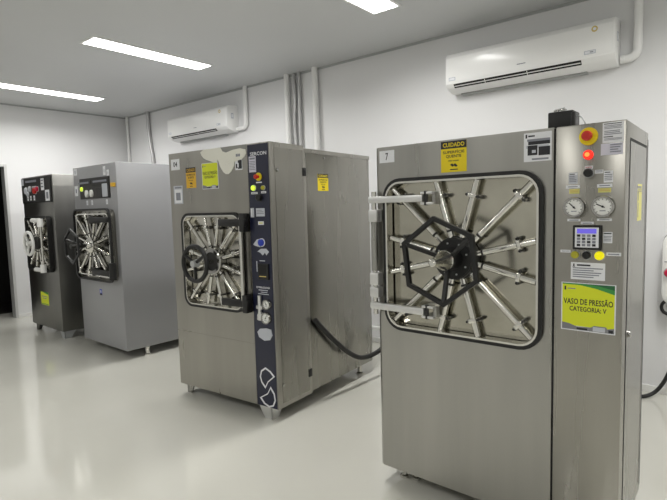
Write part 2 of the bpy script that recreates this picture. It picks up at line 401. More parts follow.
# ================================================================== AUTOCLAVE WITH NUMBER 7
def autoclave_seven():
    T = thing('autoclave', 'large steel autoclave with black hexagonal handwheel, number 7 sticker and yellow pressure vessel poster', 'autoclave', (-1.4959, 2.1855, 0), -.011, GRP)
    H = 1.7956; W = .876; ZB = .09
    G0, G1 = .042, .842; Z0, Z1 = .856, 1.632; cx, cz = .442, 1.243
    # cabinet
    m = MB(); hole = rrect(G0 + .012, Z0 + .012, G1 - .012, Z1 - .012, .088)
    holed_front(m, .006, ZB, W, H, hole, 'steel_grey', 0, .06, 'dark_gap')
    y1 = .5
    m.add([(.006, 0, ZB), (-.012, .014, ZB), (-.012, .014, H), (.006, 0, H)], [(0, 1, 2, 3)], 'steel_grey')
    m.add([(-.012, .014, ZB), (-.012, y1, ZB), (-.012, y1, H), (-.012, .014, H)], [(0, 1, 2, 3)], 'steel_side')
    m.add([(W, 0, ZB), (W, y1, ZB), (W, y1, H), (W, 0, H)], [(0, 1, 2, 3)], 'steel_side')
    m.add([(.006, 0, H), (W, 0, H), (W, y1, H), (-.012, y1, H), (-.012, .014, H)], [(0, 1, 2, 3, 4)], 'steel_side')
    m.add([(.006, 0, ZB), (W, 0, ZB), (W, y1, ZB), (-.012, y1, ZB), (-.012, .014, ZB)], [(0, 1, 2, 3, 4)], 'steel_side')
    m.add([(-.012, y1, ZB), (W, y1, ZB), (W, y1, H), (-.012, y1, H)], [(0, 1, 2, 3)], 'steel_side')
    m.build('cabinet', T, 0)
    m = MB(); m.box((.03, .505, .16), (.93, 1.6, 1.74), 'steel_side', .01); m.build('chamber_housing', T)
    # seam
    m = MB(); m.box((W, .004, ZB + .002), (.884, .4, H - .004), 'dark_gap'); m.build('cabinet_seam', T, 0, 'thin black seam between cabinet and control column')
    # gasket rim
    m = MB()
    m.ring_prism(rrect(G0, Z0, G1, Z1, .1), rrect(G0 + .017, Z0 + .017, G1 - .017, Z1 - .017, .084), -.018, .01, 'gasket')
    m.build('door_gasket', T, 40, 'black rubber gasket rim')
    # door
    m = MB()
    m.ring_prism(rrect(G0 + .017, Z0 + .017, G1 - .017, Z1 - .017, .084), rrect(G0 + .026, Z0 + .026, G1 - .026, Z1 - .026, .076), -.022, .03, 'bar_steel')
    pl = rrect(G0 + .02, Z0 + .02, G1 - .02, Z1 - .02, .08)
    m.add([(a, .04, b) for a, b in pl], [list(range(len(pl)))], 'steel_plate')
    door = m.build('door', T, 0)
    dx, dz = .348, .336
    ends = [(cx - dx, cz + dz), (cx - .103, cz + .362), (cx + .103, cz + .362), (cx + dx, cz + dz), (cx + .366, cz + .088), (cx + .366, cz - .088),
            (cx + dx, cz - dz), (cx + .103, cz - .362), (cx - .09, cz - .362), (cx - dx, cz - dz), (cx - .366, cz - .088), (cx - .366, cz + .088)]
    locking_bars(door, (cx, cz), ends, .008, .07, .0155, 'bar_steel')
    m = MB(); m.lathe((cx, .035, cz), (0, -1, 0), [(0, .104), (.035, .104), (.040, .098), (.068, .098), (.070, .094), (.076, .094)], 'black', 36)
    for k in range(8):
        a = k * PI / 4 + .3
        m.cyl((cx + .075 * math.cos(a), -.040, cz + .075 * math.sin(a)), (cx + .075 * math.cos(a), -.045, cz + .075 * math.sin(a)), .0045, 'grey_plastic', seg=8)
    m.build('locking_hub', door, 30, 'black round hub disc with bolts')
    hex_wheel(T, cx, cz, -.168, .204, .022, math.radians(97), (1, 3, 5), -.075,
              cone=(-.105, [(0, .047), (.015, .047), (.02, .044), (.10, .020), (.125, .018), (.13, .012)]))
    m = MB(); m.cyl((cx, -.038, cz), (cx, -.108, cz), .050, 'black', seg=20); m.build('hub_boss', door, 40)
    # hinge
    m = MB(); m.cyl((-.004, -.03, .93), (-.004, -.03, 1.57), .013, 'bar_steel', seg=14)
    m.cyl((-.004, -.03, 1.16), (-.004, -.03, 1.42), .019, 'steel_grey', seg=14)
    hinge = m.build('hinge_post', T)
    for (a, b) in ((1.415, 1.478), (1.085, 1.15), (1.02, 1.075)):
        m = MB(); m.box((-.026, -.054, a), (.028, -.004, b), 'bright_alu', .006); m.build('hinge_knuckle', hinge)
    for (z, l) in ((1.528, 'top'), (.979, 'low')):
        m = MB(); m.box((-.018, -.064, z - .017), (.30, -.034, z + .017), 'bright_alu', .005)
        arm = m.build('hinge_arm', T)
        m = MB()
        for s in (-1, 1): m.box((.285, -.058, z + s * .025 - .006), (.350, .036, z + s * .025 + .006), 'bright_alu', .003)
        m.box((.338, -.040, z - .030), (.358, .036, z + .030), 'steel_grey', .003)
        m.cyl((.312, -.05, z - .034), (.312, -.05, z + .034), .010, 'dark_iron', seg=10)
        m.build('hinge_bracket', arm)
    # stickers on the cabinet
    sticker(T, (.016, 1.716, .106, 1.777), 'paper', [('t', '7', .42, .2, .6, .8, 'ink')], label='white sticker reading 7')
    sticker(T, (.368, 1.645, .497, 1.788), 'yellow', CUIDADO, label='yellow and black CUIDADO warning sticker')
    sticker(T, (.756, 1.665, .868, 1.784), 'paper', [('t', 'I', .06, .82, .12, .95, 'ink'), ('r', .16, .86, .4, .91, 'ink'), ('r', .12, .70, .95, .78, 'ink_grey'), ('r', .16, .58, .95, .70, 'ink'), ('r', .08, .46, .9, .56, 'label_grey'), ('r', .14, .22, .50, .56, 'ink'), ('r', .54, .2, .95, .5, 'ink'), ('r', .3, .3, .44, .4, 'label_grey'), ('r', .3, .05, .9, .11, 'ink_grey')], label='white sticker with a black printed picture')
    # control column
    m = MB(); m.prism([(.884, 0), (1.136, 0), (1.126, .548), (.884, .548)], ZB, H, 'steel', .004)
    col = m.build('control_column', T)
    m = MB()
    xs = lambda y: 1.136 - .01 * y / .548 + .0012
    def strip(ya, za, yb, zb, mat, o=0.):
        m.add([(xs(ya) + o, ya, za), (xs(yb) + o, yb, za), (xs(yb) + o, yb, zb), (xs(ya) + o, ya, zb)], [(0, 1, 2, 3)], mat)
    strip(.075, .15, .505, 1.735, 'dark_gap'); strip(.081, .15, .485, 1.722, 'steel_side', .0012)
    strip(.535, .12, .548, 1.765, 'dark_gap')
    m.build('side_panel', col, 0, 'recessed steel side panel edged by a dark gap')
    m = MB(); m.lathe((1.134, .108, .956), (1, 0, 0), [(0, .013), (.012, .013), (.016, .008)], 'chrome', 14); m.build('panel_lock', col)
    sticker(col, (.22, 1.405, .37, 1.56), 'pale_yellow', [('r', .2, .90, .9, .94, 'ink_grey'), ('r', .4, .1, .48, .5, 'ink_grey'), ('r', .4, .55, .48, .8, 'ink_grey'), ('r', .0, .86, 1, .88, 'steel_side'), ('r', .0, .80, 1, .82, 'steel_side')], frame_side(1.132), label='narrow yellow label on the column side')
    for u, y in ((.075, .10), (.14, .12)): foot(T, u, y, .09, .016)
    for u, y in ((1.06, .45), (.06, 1.5), (.88, 1.5)): foot(T, u, y, .165 if y > 1 else .09, .02)
    # controls
    emergency_stop(T, 1.006, 1.746, .0195)
    m = MB(); m.lathe((1.006, .001, 1.675), (0, -1, 0), [(0, .019), (.006, .019), (.007, .015), (.022, .013)], 'red_glow', 20)
    m.lathe((1.006, -.021, 1.675), (0, -1, 0), [(0, .009), (.003, .008)], 'red_core', 16); m.build('indicator_lamp', col, 30, 'red lamp, lit')
    sticker(col, (1.055, 1.714, 1.127, 1.79), 'paper', [('r', .06, .92, .9, .955, 'ink')] + lines(3, .66, .86) + lines(3, .36, .6) + [('r', .06, .28, .5, .32, 'ink')] + lines(2, .1, .22))
    sticker(col, (1.050, 1.668, 1.125, 1.712), 'lilac_paper', lines(4, .1, .9, .42, .95))
    push_button(col, 1.009, 1.604, .016, 'black', 'selector_knob', .02)
    sticker(col, (.994, 1.620, 1.023, 1.632), 'paper', [('t', 'PORTA', .12, .25, .88, .75, 'red')])
    sticker(col, (1.031, 1.600, 1.060, 1.614), 'paper', lines(2, .15, .85))
    for (a, b) in ((.935, .968), (1.062, 1.094)):
        sticker(col, (a, 1.564, b, 1.609), 'label_grey' if a < 1 else 'paper', [('r', .05, .78, .95, .95, 'paper'), ('r', .1, .82, .7, .9, 'ink')] + lines(4, .1, .7))
    sticker(col, (.925, 1.547, .977, 1.559), 'paper', [('r', .15, .35, .85, .65, 'ink_grey')])
    sticker(col, (1.039, 1.546, 1.092, 1.559), 'paper', [('r', .15, .35, .85, .65, 'ink_grey')])
    sticker(col, (.938, 1.525, .976, 1.544), 'pale_yellow', lines(2, .15, .85, m='gold'))
    sticker(col, (1.043, 1.526, 1.088, 1.543), 'pale_yellow', lines(2, .15, .85, m='gold'))
    gauge(T, .961, 1.471, .041, 135); gauge(T, 1.064, 1.472, .042, 155)
    sticker(col, (.932, 1.415, .981, 1.425), 'paper', [('r', .15, .3, .85, .6, 'ink_grey')])
    sticker(col, (1.041, 1.416, 1.093, 1.426), 'paper', [('r', .15, .3, .85, .6, 'ink_grey')])
    sticker(col, (.983, 1.403, 1.030, 1.413), 'paper', [('r', .15, .3, .85, .6, 'ink_grey')])
    m = MB(); m.box((.957, -.018, 1.303), (1.061, .001, 1.400), 'black', .003)
    key = m.build('keypad', T, 0, 'black-framed keypad with a violet display')
    m = MB(); m.box((.966, -.0195, 1.312), (1.052, -.017, 1.391), 'paper', .0005)
    for i in range(4):
        for j in range(4):
            m.box((.974 + j * .0185, -.0212, 1.317 + i * .0125), (.986 + j * .0185, -.019, 1.326 + i * .0125), 'ink_grey' if (i + j) % 3 else 'ink')
    m.build('button_plate', key, 0)
    m = MB(); m.box((.974, -.021, 1.368), (1.044, -.019, 1.386), 'lcd'); m.build('display', key, 0)
    sticker(col, (1.064, 1.330, 1.096, 1.373), 'paper', [('r', .05, .82, .9, .92, 'ink')] + lines(4, .1, .65))
    push_button(col, .965, 1.281, .015, 'olive_lamp', 'indicator_lamp', .014, label='dull yellow-green lamp')
    push_button(col, 1.008, 1.281, .015, 'black', 'selector_switch', .02)
    push_button(col, 1.054, 1.281, .017, 'yellow_lamp', 'indicator_lamp', .016, label='bright yellow lamp')
    sticker(col, (.907, 1.288, .946, 1.299), 'paper', [('t', 'INICIO', .15, .25, .85, .75, 'ink_grey')])
    sticker(col, (1.076, 1.281, 1.127, 1.294), 'paper', [('r', .12, .3, .88, .65, 'ink_grey')])
    sticker(col, (.948, 1.181, 1.073, 1.250), 'paper', [('t', 'I', .07, .76, .11, .92, 'ink'), ('r', .05, .74, .13, .77, 'ink'), ('r', .18, .80, .58, .89, 'ink')] + lines(5, .06, .70, .06, .94))
    sticker(col, (.913, .970, 1.113, 1.167), 'paper', VASO, name='poster', label='yellow poster reading VASO DE PRESSÃO CATEGORIA: V')
    return T
seven = autoclave_seven()

# little box standing on its top
R7 = Matrix.Translation((-1.4959, 2.1855, 0)) @ Matrix.Rotation(-.011, 4, 'Z')
rb = thing('relay_box', 'small black relay box standing on top of the number 7 autoclave', 'box', R7 @ Vector((.87, .15, 1.7957)), -.011)
def rel(mb):  # shift geometry to the box's own origin
    mb.xf = Matrix.Translation((-.87, -.15, -1.7957)); return mb
m = rel(MB()); m.box((.820, .10, 1.7957), (.922, .20, 1.874), 'black', .006); m.build('box_body', rb)
m = rel(MB()); m.box((.838, .12, 1.873), (.856, .15, 1.884), 'chrome', .002); m.box((.866, .12, 1.873), (.884, .15, 1.888), 'chrome', .002); m.cyl((.84, .135, 1.884), (.88, .135, 1.889), .005, 'grey_plastic'); m.build('terminal', rb)
m = rel(MB()); m.box((.914, .095, 1.80), (.93, .14, 1.865), 'dark_iron', .004); m.build('side_cover', rb)
m = rel(MB()); m.tube([(.925, .12, 1.85), (.95, .11, 1.845), (.968, .10, 1.815), (.972, .10, 1.7965)], .003, 'grey_plastic', 8, smooth=2); m.build('wire', rb)

# ================================================================== AUTOCLAVE WITH BLUE STRIP
def autoclave_blue():
    T = thing('autoclave', 'steel autoclave with a dark blue control strip, round black handwheel and torn white sticker', 'autoclave', (-3.5585, 2.288, 0), .0705, GRP)
    H = 1.947; ZB = .09; W = 1.0746; D1 = .366; D2 = 1.279; H2 = 1.9276
    G0, G1, Z0, Z1 = .14, .80, .752, 1.478; cx, cz = .47, 1.115
    m = MB(); holed_front(m, 0, ZB, .866, H, rrect(G0 + .01, Z0 + .01, G1 - .01, Z1 - .01, .075), 'steel', 0, .05, 'dark_gap')
    for a, b, mat in ((0, 0, 'steel'),):
        m.add([(a, 0, ZB), (a, D1, ZB), (a, D1, H), (a, 0, H)], [(0, 1, 2, 3)], mat)
    m.box((.866, .0, ZB), (W, D1, H), 'steel', .003)
    m.add([(0, 0, H), (.866, 0, H), (.866, D1, H), (0, D1, H)], [(0, 1, 2, 3)], 'steel')
    m.add([(0, 0, ZB), (.866, 0, ZB), (.866, D1, ZB), (0, D1, ZB)], [(0, 1, 2, 3)], 'steel_dark')
    m.add([(0, D1, ZB), (.866, D1, ZB), (.866, D1, H), (0, D1, H)], [(0, 1, 2, 3)], 'steel_dark')
    # weld seam as a shallow ridge
    m.box((.004, -.0016, .535), (.866, .001, .539), 'steel_side')
    m.build('cabinet', T, 0)
    m = MB(); m.box((.03, D1, .105), (W - .004, D2, H2), 'steel_side', .004); m.box((W - .02, D1, H2 - .03), (W, D2 + .004, H2 + .002), 'steel', .003)
    m.box((W - .012, D1, ZB), (W, D1 + .018, H2), 'steel', .002)
    rear = m.build('rear_housing', T)
    # side door of the front section
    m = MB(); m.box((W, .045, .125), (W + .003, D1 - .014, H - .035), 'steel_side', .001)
    m.build('side_door', T, 0)
    for z in (1.757, .257):
        m = MB(); m.box((W, D1 - .022, z - .03), (W + .010, D1 + .012, z + .03), 'black', .003); m.build('door_latch', T)
    for (y, z) in ((.065, 1.759), (.053, .256)):
        m = MB(); m.lathe((W + .002, y, z), (1, 0, 0), [(0, .013), (.008, .013), (.012, .008)], 'chrome', 12); m.build('door_lock', T)
    m = MB(); m.lathe((W - .006, .615, 1.873), (1, 0, 0), [(0, .010), (.008, .010), (.010, .006)], 'chrome', 12); m.build('housing_bolt', rear)
    sticker(rear, (.53, 1.622, .665, 1.752), 'yellow', CUIDADO, frame_side(W - .0038), label='yellow CUIDADO warning sticker on the side')
    # door
    m = MB(); m.ring_prism(rrect(G0, Z0, G1, Z1, .085), rrect(G0 + .018, Z0 + .018, G1 - .018, Z1 - .018, .07), -.026, .012, 'gasket')
    m.build('door_gasket', T, 40, 'black rubber gasket rim')
    m = MB()
    m.ring_prism(rrect(G0 + .018, Z0 + .018, G1 - .018, Z1 - .018, .07), rrect(G0 + .028, Z0 + .028, G1 - .028, Z1 - .028, .06), -.024, .03, 'bar_steel')
    pl = rrect(G0 + .02, Z0 + .02, G1 - .02, Z1 - .02, .066); m.add([(a, .036, b) for a, b in pl], [list(range(len(pl)))], 'steel_mirror')
    door = m.build('door', T, 0)
    e = [(-.27, .30), (-.08, .325), (.08, .325), (.27, .30), (.295, .08), (.295, -.08), (.27, -.30), (.08, -.325), (-.08, -.325), (-.27, -.30), (-.295, -.08), (-.295, .08)]
    locking_bars(door, (cx, cz), [(cx + a, cz + b) for a, b in e], .0, .06, .014, 'bar_steel')
    m = MB(); m.lathe((cx, .03, cz), (0, -1, 0), [(0, .10), (.05, .10), (.056, .092), (.056, .07), (.04, .066)], 'chrome', 28)
    m.lathe((cx, -.008, cz), (0, -1, 0), [(0, .066), (.004, .066)], 'dark_iron', 24)
    m.build('locking_hub', door, 30, 'chrome ring hub with a dark centre')
    w = round_wheel(T, cx, cz, -.175, .128, .016, 'black', 'grey_plastic', -.01, a0=.55)
    # hinges
    for z in (1.405, .83):
        m = MB(); m.box((.60, -.060, z - .026), (.868, -.030, z + .026), 'black', .006); arm = m.build('hinge_arm', T)
        m = MB(); m.box((.815, -.062, z - .065), (.862, -.001, z + .065), 'black', .008); m.build('hinge_bracket', arm)
    m = MB(); m.cyl((.815, -.045, .80), (.815, -.045, 1.44), .014, 'bar_steel', seg=12); m.build('hinge_post', T)
    # stickers
    sticker(T, (.026, 1.818, .130, 1.902), 'paper', [('t', '04', .28, .28, .74, .76, 'ink')], label='white sticker reading 04')
    sticker(T, (.202, 1.671, .316, 1.826), 'orange', cuidado('orange'), label='orange CUIDADO warning sticker')
    sticker(T, (.388, 1.655, .565, 1.846), 'paper', [it for it in VASO if it[-1] not in ('green', 'dark_green')], label='yellow sticker about a pressure vessel')
    sticker(T, (.043, 1.553, .152, 1.694), 'label_grey', [('r', .1, .06, .9, .8, 'paper'), ('r', .25, .2, .75, .62, 'ink_grey'), ('r', .15, .86, .9, .94, 'ink_grey')])
    sticker(T, (.746, 1.775, .816, 1.900), 'paper', [('r', .1, .1, .55, .35, 'ink'), ('r', .4, .06, .95, .55, 'ink'), ('r', .3, .14, .5, .4, 'paper')])
    bl = [(.383, 1.929), (.415, 1.944), (.445, 1.9462), (.601, 1.9462), (.623, 1.917), (.66, 1.906), (.734, 1.920), (.800, 1.924), (.853, 1.912), (.857, 1.885), (.842, 1.862), (.814, 1.847), (.742, 1.836), (.737, 1.812), (.727, 1.795), (.705, 1.768), (.675, 1.751), (.648, 1.754), (.626, 1.767), (.604, 1.793), (.591, 1.813), (.578, 1.845), (.569, 1.866), (.561, 1.84), (.52, 1.847), (.478, 1.86), (.44, 1.872), (.413, 1.886), (.395, 1.905)]
    m = MB(); m.prism(bl, -.004, .0005, 'peeled_white', axis='y'); m.prism([(.60, 1.945), (.62, 1.906), (.70, 1.900), (.86, 1.915), (.862, 1.946)], -.0015, .0005, 'peeled_grey', axis='y')
    m.prism([(.370, 1.925), (.383, 1.930), (.414, 1.884), (.478, 1.858), (.560, 1.838), (.555, 1.832), (.47, 1.850), (.405, 1.876)], -.0015, .0005, 'peeled_grey', axis='y')
    draw(m, frame_front(), (.745, 1.862, .815, 1.895), [('r', .2, .2, .5, .75, 'ink_grey'), ('r', .55, .2, .8, .75, 'ink_grey')], .0046)
    m.build('torn_sticker', T, 0, 'torn white sticker with ragged edges')
    # blue strip
    m = MB(); m.box((.872, -.004, .093), (1.062, .001, 1.938), 'blue_panel', .002)
    S = m.build('control_strip', T, 0, 'dark blue control strip')
    f = -.004; fr = frame_front(f)
    m = MB(); draw(m, fr, (.898, 1.862, 1.050, 1.886), [('t', 'SERCON', 0, 0, 1, 1, 'paper')], .0006); m.build('lettering', S, 0, 'white SERCON lettering')
    sticker(S, (.885, 1.750, .950, 1.858), 'lilac_paper', [('r', .1, .8, .9, .92, 'ink_grey')] + lines(6, .1, .7), fr)
    emergency_stop(T, .972, 1.716, .016, f)
    push_button(S, .924, 1.642, .018, 'green_lamp', 'indicator_lamp', .012, y=f, label='lit green lamp')
    push_button(S, 1.014, 1.640, .014, 'olive_lamp', 'indicator_lamp', .012, y=f, label='dull green lamp')
    sticker(S, (.945, 1.674, .999, 1.682), 'paper', [], fr); sticker(S, (.896, 1.600, .955, 1.614), 'paper', [('r', .1, .3, .9, .7, 'ink_grey')], fr); sticker(S, (.99, 1.603, 1.035, 1.617), 'paper', [('r', .1, .3, .9, .7, 'ink_grey')], fr)
    push_button(S, .975, 1.575, .022, 'black', 'selector_switch', .022, y=f, ring='black')
    sticker(S, (.882, 1.440, .915, 1.505), 'label_grey', [('r', .1, .1, .5, .9, 'paper')], fr); sticker(S, (.935, 1.446, 1.015, 1.502), 'label_grey', lines(3, .2, .8), fr)
    sticker(S, (.95, 1.388, 1.003, 1.412), 'paper', [('r', .15, .3, .85, .7, 'pale_yellow')], fr)
    push_button(S, .978, 1.266, .024, 'blue_knob', 'blue_knob', .016, y=f, ring='paper')
    m = MB(); draw(m, fr, (.88, 1.17, 1.05, 1.30), [('p', [(.08, .62), (.3, .9), (.62, .97), (.45, .82), (.40, .6), (.5, .48), (.2, .55)], 'label_grey'), ('p', [(.3, .25), (.5, .4), (.8, .42), (.95, .25), (.8, .06), (.72, .2), (.6, .05), (.45, .2)], 'label_grey')], .0006); m.build('emblem', S, 0, 'pale swirl emblem')
    m = MB(); m.box((.938, f - .012, 1.008), (1.036, f + .001, 1.120), 'black', .004)
    draw(m, frame_front(f - .012), (.938, 1.008, 1.036, 1.12), [('r', .1, .35, .85, .92, 'dark_gap'), ('r', .15, .18, .8, .23, 'gold')], .0004)
    m.build('recorder', S, 0, 'black chart recorder with a dark window')
    sticker(S, (.918, 1.06, .926, 1.135), 'label_grey', [], fr); sticker(S, (.95, 1.136, 1.0, 1.142), 'label_grey', [], fr)
    m = MB(); draw(m, fr, (.91, .898, 1.036, .958), [('t', 'ESTERILIZADOR', 0, .78, 1, 1, 'paper'), ('r', .15, .52, .85, .62, 'label_grey'), ('r', .3, .3, .8, .38, 'label_grey'), ('r', .1, .08, .9, .16, 'label_grey')], .0006); m.build('lettering', S, 0)
    m = MB(); m.cyl((.950, f, .75), (.950, f - .022, .75), .025, 'bright_alu', seg=14); m.cyl((.945, f - .012, .72), (.945, f - .012, .895), .014, 'bright_alu', seg=12); m.box((.915, f - .022, .80), (.975, f - .001, .825), 'bright_alu', .004); m.box((.92, f - .02, .72), (.99, f - .001, .738), 'bright_alu', .004)
    m.build('valve_body', S)
    gauge(T, 1.014, .838, .036, 120, f); gauge(T, 1.003, .740, .042, 60, f)
    m = MB(); m.prism([(a, b) for a, b in [(.905, .63), (.93, .655), (.99, .665), (1.035, .66), (1.045, .62), (1.02, .585), (.97, .575), (.92, .595)]], f - .006, f + .0005, 'label_grey', axis='y'); m.build('name_plate', S, 0)
    up = [(.965, .382), (.925, .352), (.912, .305), (.925, .262), (.958, .225), (.985, .275), (1.045, .328), (1.01, .362)]
    lo = [(1.005, .250), (1.038, .205), (1.045, .155), (1.025, .108), (.985, .092), (.940, .110), (.905, .150), (.975, .195)]
    m = MB()
    for P in (up, lo):
        P = [(.976 + (a - .976) * 1.10, b) for a, b in P]
        c = Vector((sum(a for a, b in P) / 8, sum(b for a, b in P) / 8))
        inn = [tuple(c + (Vector(q) - c) * .80) for q in P]
        m.ring_prism(P, inn, f - .0012, f + .0004, 'paper')
    m.build('logo', S, 0, 'white outlined S-shaped logo')
    # legs
    plate_leg(T, .02, .05, .095, .09, 1); plate_leg(T, 1.0, .01, .095, .13, -1, 'bright_alu')
    foot(T, 1.0, 1.17, .106, .022); foot(T, .09, 1.17, .106, .022)
    return T
autoclave_blue()

# ================================================================== GREY PAINTED AUTOCLAVE
def autoclave_grey():
    T = thing('autoclave', 'grey painted autoclave with a small black hexagonal handwheel, standing between two steel ones', 'autoclave', (-5.7869, 2.5104, 0), -.0128, GRP)
    H = 1.997; ZB = .09; W = .9728; D = 1.35
    m = MB(); m.box((0, 0, ZB), (W, D, H), 'grey_paint', .006); m.build('cabinet', T)
    G0, G1, Z0, Z1 = .075, .915, .79, 1.545; cx, cz = .46, 1.165
    y = -.045
    m = MB(); m.ring_prism(rrect(G0, Z0, G1, Z1, .08), rrect(G0 + .018, Z0 + .018, G1 - .018, Z1 - .018, .07), y - .024, y - .004, 'gasket'); m.build('door_gasket', T, 40, 'black rim round the door')
    m = MB(); pl = rrect(G0 + .02, Z0 + .02, G1 - .02, Z1 - .02, .066)
    m.ring_prism(pl, [(cx + (a - cx) * .02, cz + (b - cz) * .02) for a, b in pl], y + .02, .0, 'steel_mirror_dark')
    m.ring_prism(rrect(G0 + .05, Z0 + .05, G1 - .05, Z1 - .05, .06), rrect(G0 + .062, Z0 + .062, G1 - .062, Z1 - .062, .055), y - .012, y + .02, 'bar_steel')
    m.ring_prism(rrect(G0 + .012, Z0 + .012, G1 - .012, Z1 - .012, .07), rrect(G0 + .02, Z0 + .02, G1 - .02, Z1 - .02, .066), y - .004, .001, 'steel_side')
    door = m.build('door', T, 0)
    e = [(-.34, .31), (-.12, .335), (.12, .335), (.34, .31), (.375, .09), (.375, -.09), (.34, -.31), (.12, -.335), (-.12, -.335), (-.34, -.31), (-.375, -.09), (-.375, .09)]
    locking_bars(door, (cx, cz), [(cx + a, cz + b) for a, b in e], y - .004, .07, .014)
    m = MB(); m.lathe((cx, y + .02, cz), (0, -1, 0), [(0, .09), (.05, .085), (.09, .05), (.1, .035)], 'bar_steel', 20); m.build('locking_hub', door)
    w = hex_wheel(T, cx, cz, -.255, .185, .020, math.radians(95), (1, 3, 5), -.14, 'black')
    m = MB(); m.cyl((cx, y - .05, cz), (cx, -.27, cz), .022, 'dark_iron', seg=12); m.build('spindle', w)
    for z in (1.43, .89):
        m = MB(); m.box((.56, y - .062, z - .028), (.93, y - .03, z + .028), 'black', .008); arm = m.build('hinge_arm', T)
        m = MB(); m.box((.52, y - .055, z - .04), (.575, y + .02, z + .04), 'dark_iron', .008); m.build('hinge_bracket', arm)
    m = MB(); m.cyl((.93, y - .03, .83), (.93, y - .03, 1.46), .012, 'black', seg=14); m.cyl((.93, y - .03, .83), (.93, y - .03, 1.0), .034, 'black', seg=14); m.build('hinge_post', T)
    # instrument panel
    m = MB(); m.box((.17, -.012, 1.650), (.84, .001, 1.868), 'dark_iron', .004)
    m.box((.19, -.016, 1.80), (.45, -.011, 1.845), 'black', .002); m.box((.48, -.016, 1.775), (.82, -.011, 1.85), 'black', .002); m.box((.56, -.016, 1.655), (.68, -.011, 1.76), 'black', .002)
    P = m.build('instrument_panel', T, 0, 'dark instrument panel')
    f = -.012; fr = frame_front(f)
    push_button(P, .235, 1.757, .022, 'green_lamp', 'indicator_lamp', y=f, label='lit yellow-green lamp')
    for u in (.35, .46):
        m = MB(); m.lathe((0, 0, 0), (0, -1, 0), [(0, .028), (.018, .028), (.02, .022)], 'dial', 18)
        mm = MB(); mm.v = [(u + a, f + b, 1.705 + c * 1.35) for a, b, c in m.v]; mm.f = m.f; mm.m = m.m; mm.mats = m.mats; mm.build('meter', P, 30, 'pale oval meter')
    m = MB(); m.box((.70, f - .01, 1.662), (.81, f, 1.795), 'label_grey', .006); m.build('dial_knob', P, 0, 'pale grey control block')
    sticker(P, (.16, 1.812, .40, 1.832), 'ink_grey', [], frame_front(-.016)); sticker(P, (.5, 1.815, .8, 1.835), 'ink_grey', [], frame_front(-.016))
    sticker(T, (.02, 1.915, .10, 1.985), 'paper', [('r', .3, .25, .7, .75, 'label_grey')], fr=frame_front(0))
    sticker(T, (.02, 1.69, .095, 1.80), 'paper', [('r', .3, .3, .7, .7, 'ink_grey')])
    for R in ((.71, 1.88, .76, 1.97), (.785, 1.87, .83, 1.93)): sticker(T, R, 'paper', [('r', .3, .3, .7, .7, 'label_grey')])
    for u in (.306, .42, .752): sticker(T, (u - .018, 1.585, u + .018, 1.635), 'paper', [('r', .35, .2, .65, .8, 'label_grey')])
    sticker(T, (.46, .625, .51, .690), 'blue_knob', [('r', .0, .0, 1, .3, 'ink'), ('r', .3, .4, .7, .8, 'label_grey')])
    m = MB(); m.box((.90, -.03, 1.755), (.955, .001, 1.795), 'orange', .004); m.build('toggle_switch', T, 0, 'small orange switch')
    foot(T, .945, .236, .094, .022); foot(T, .05, .236, .094, .022); foot(T, .9, 1.2, .094, .022); foot(T, .07, 1.2, .094, .022)
    return T
autoclave_grey()

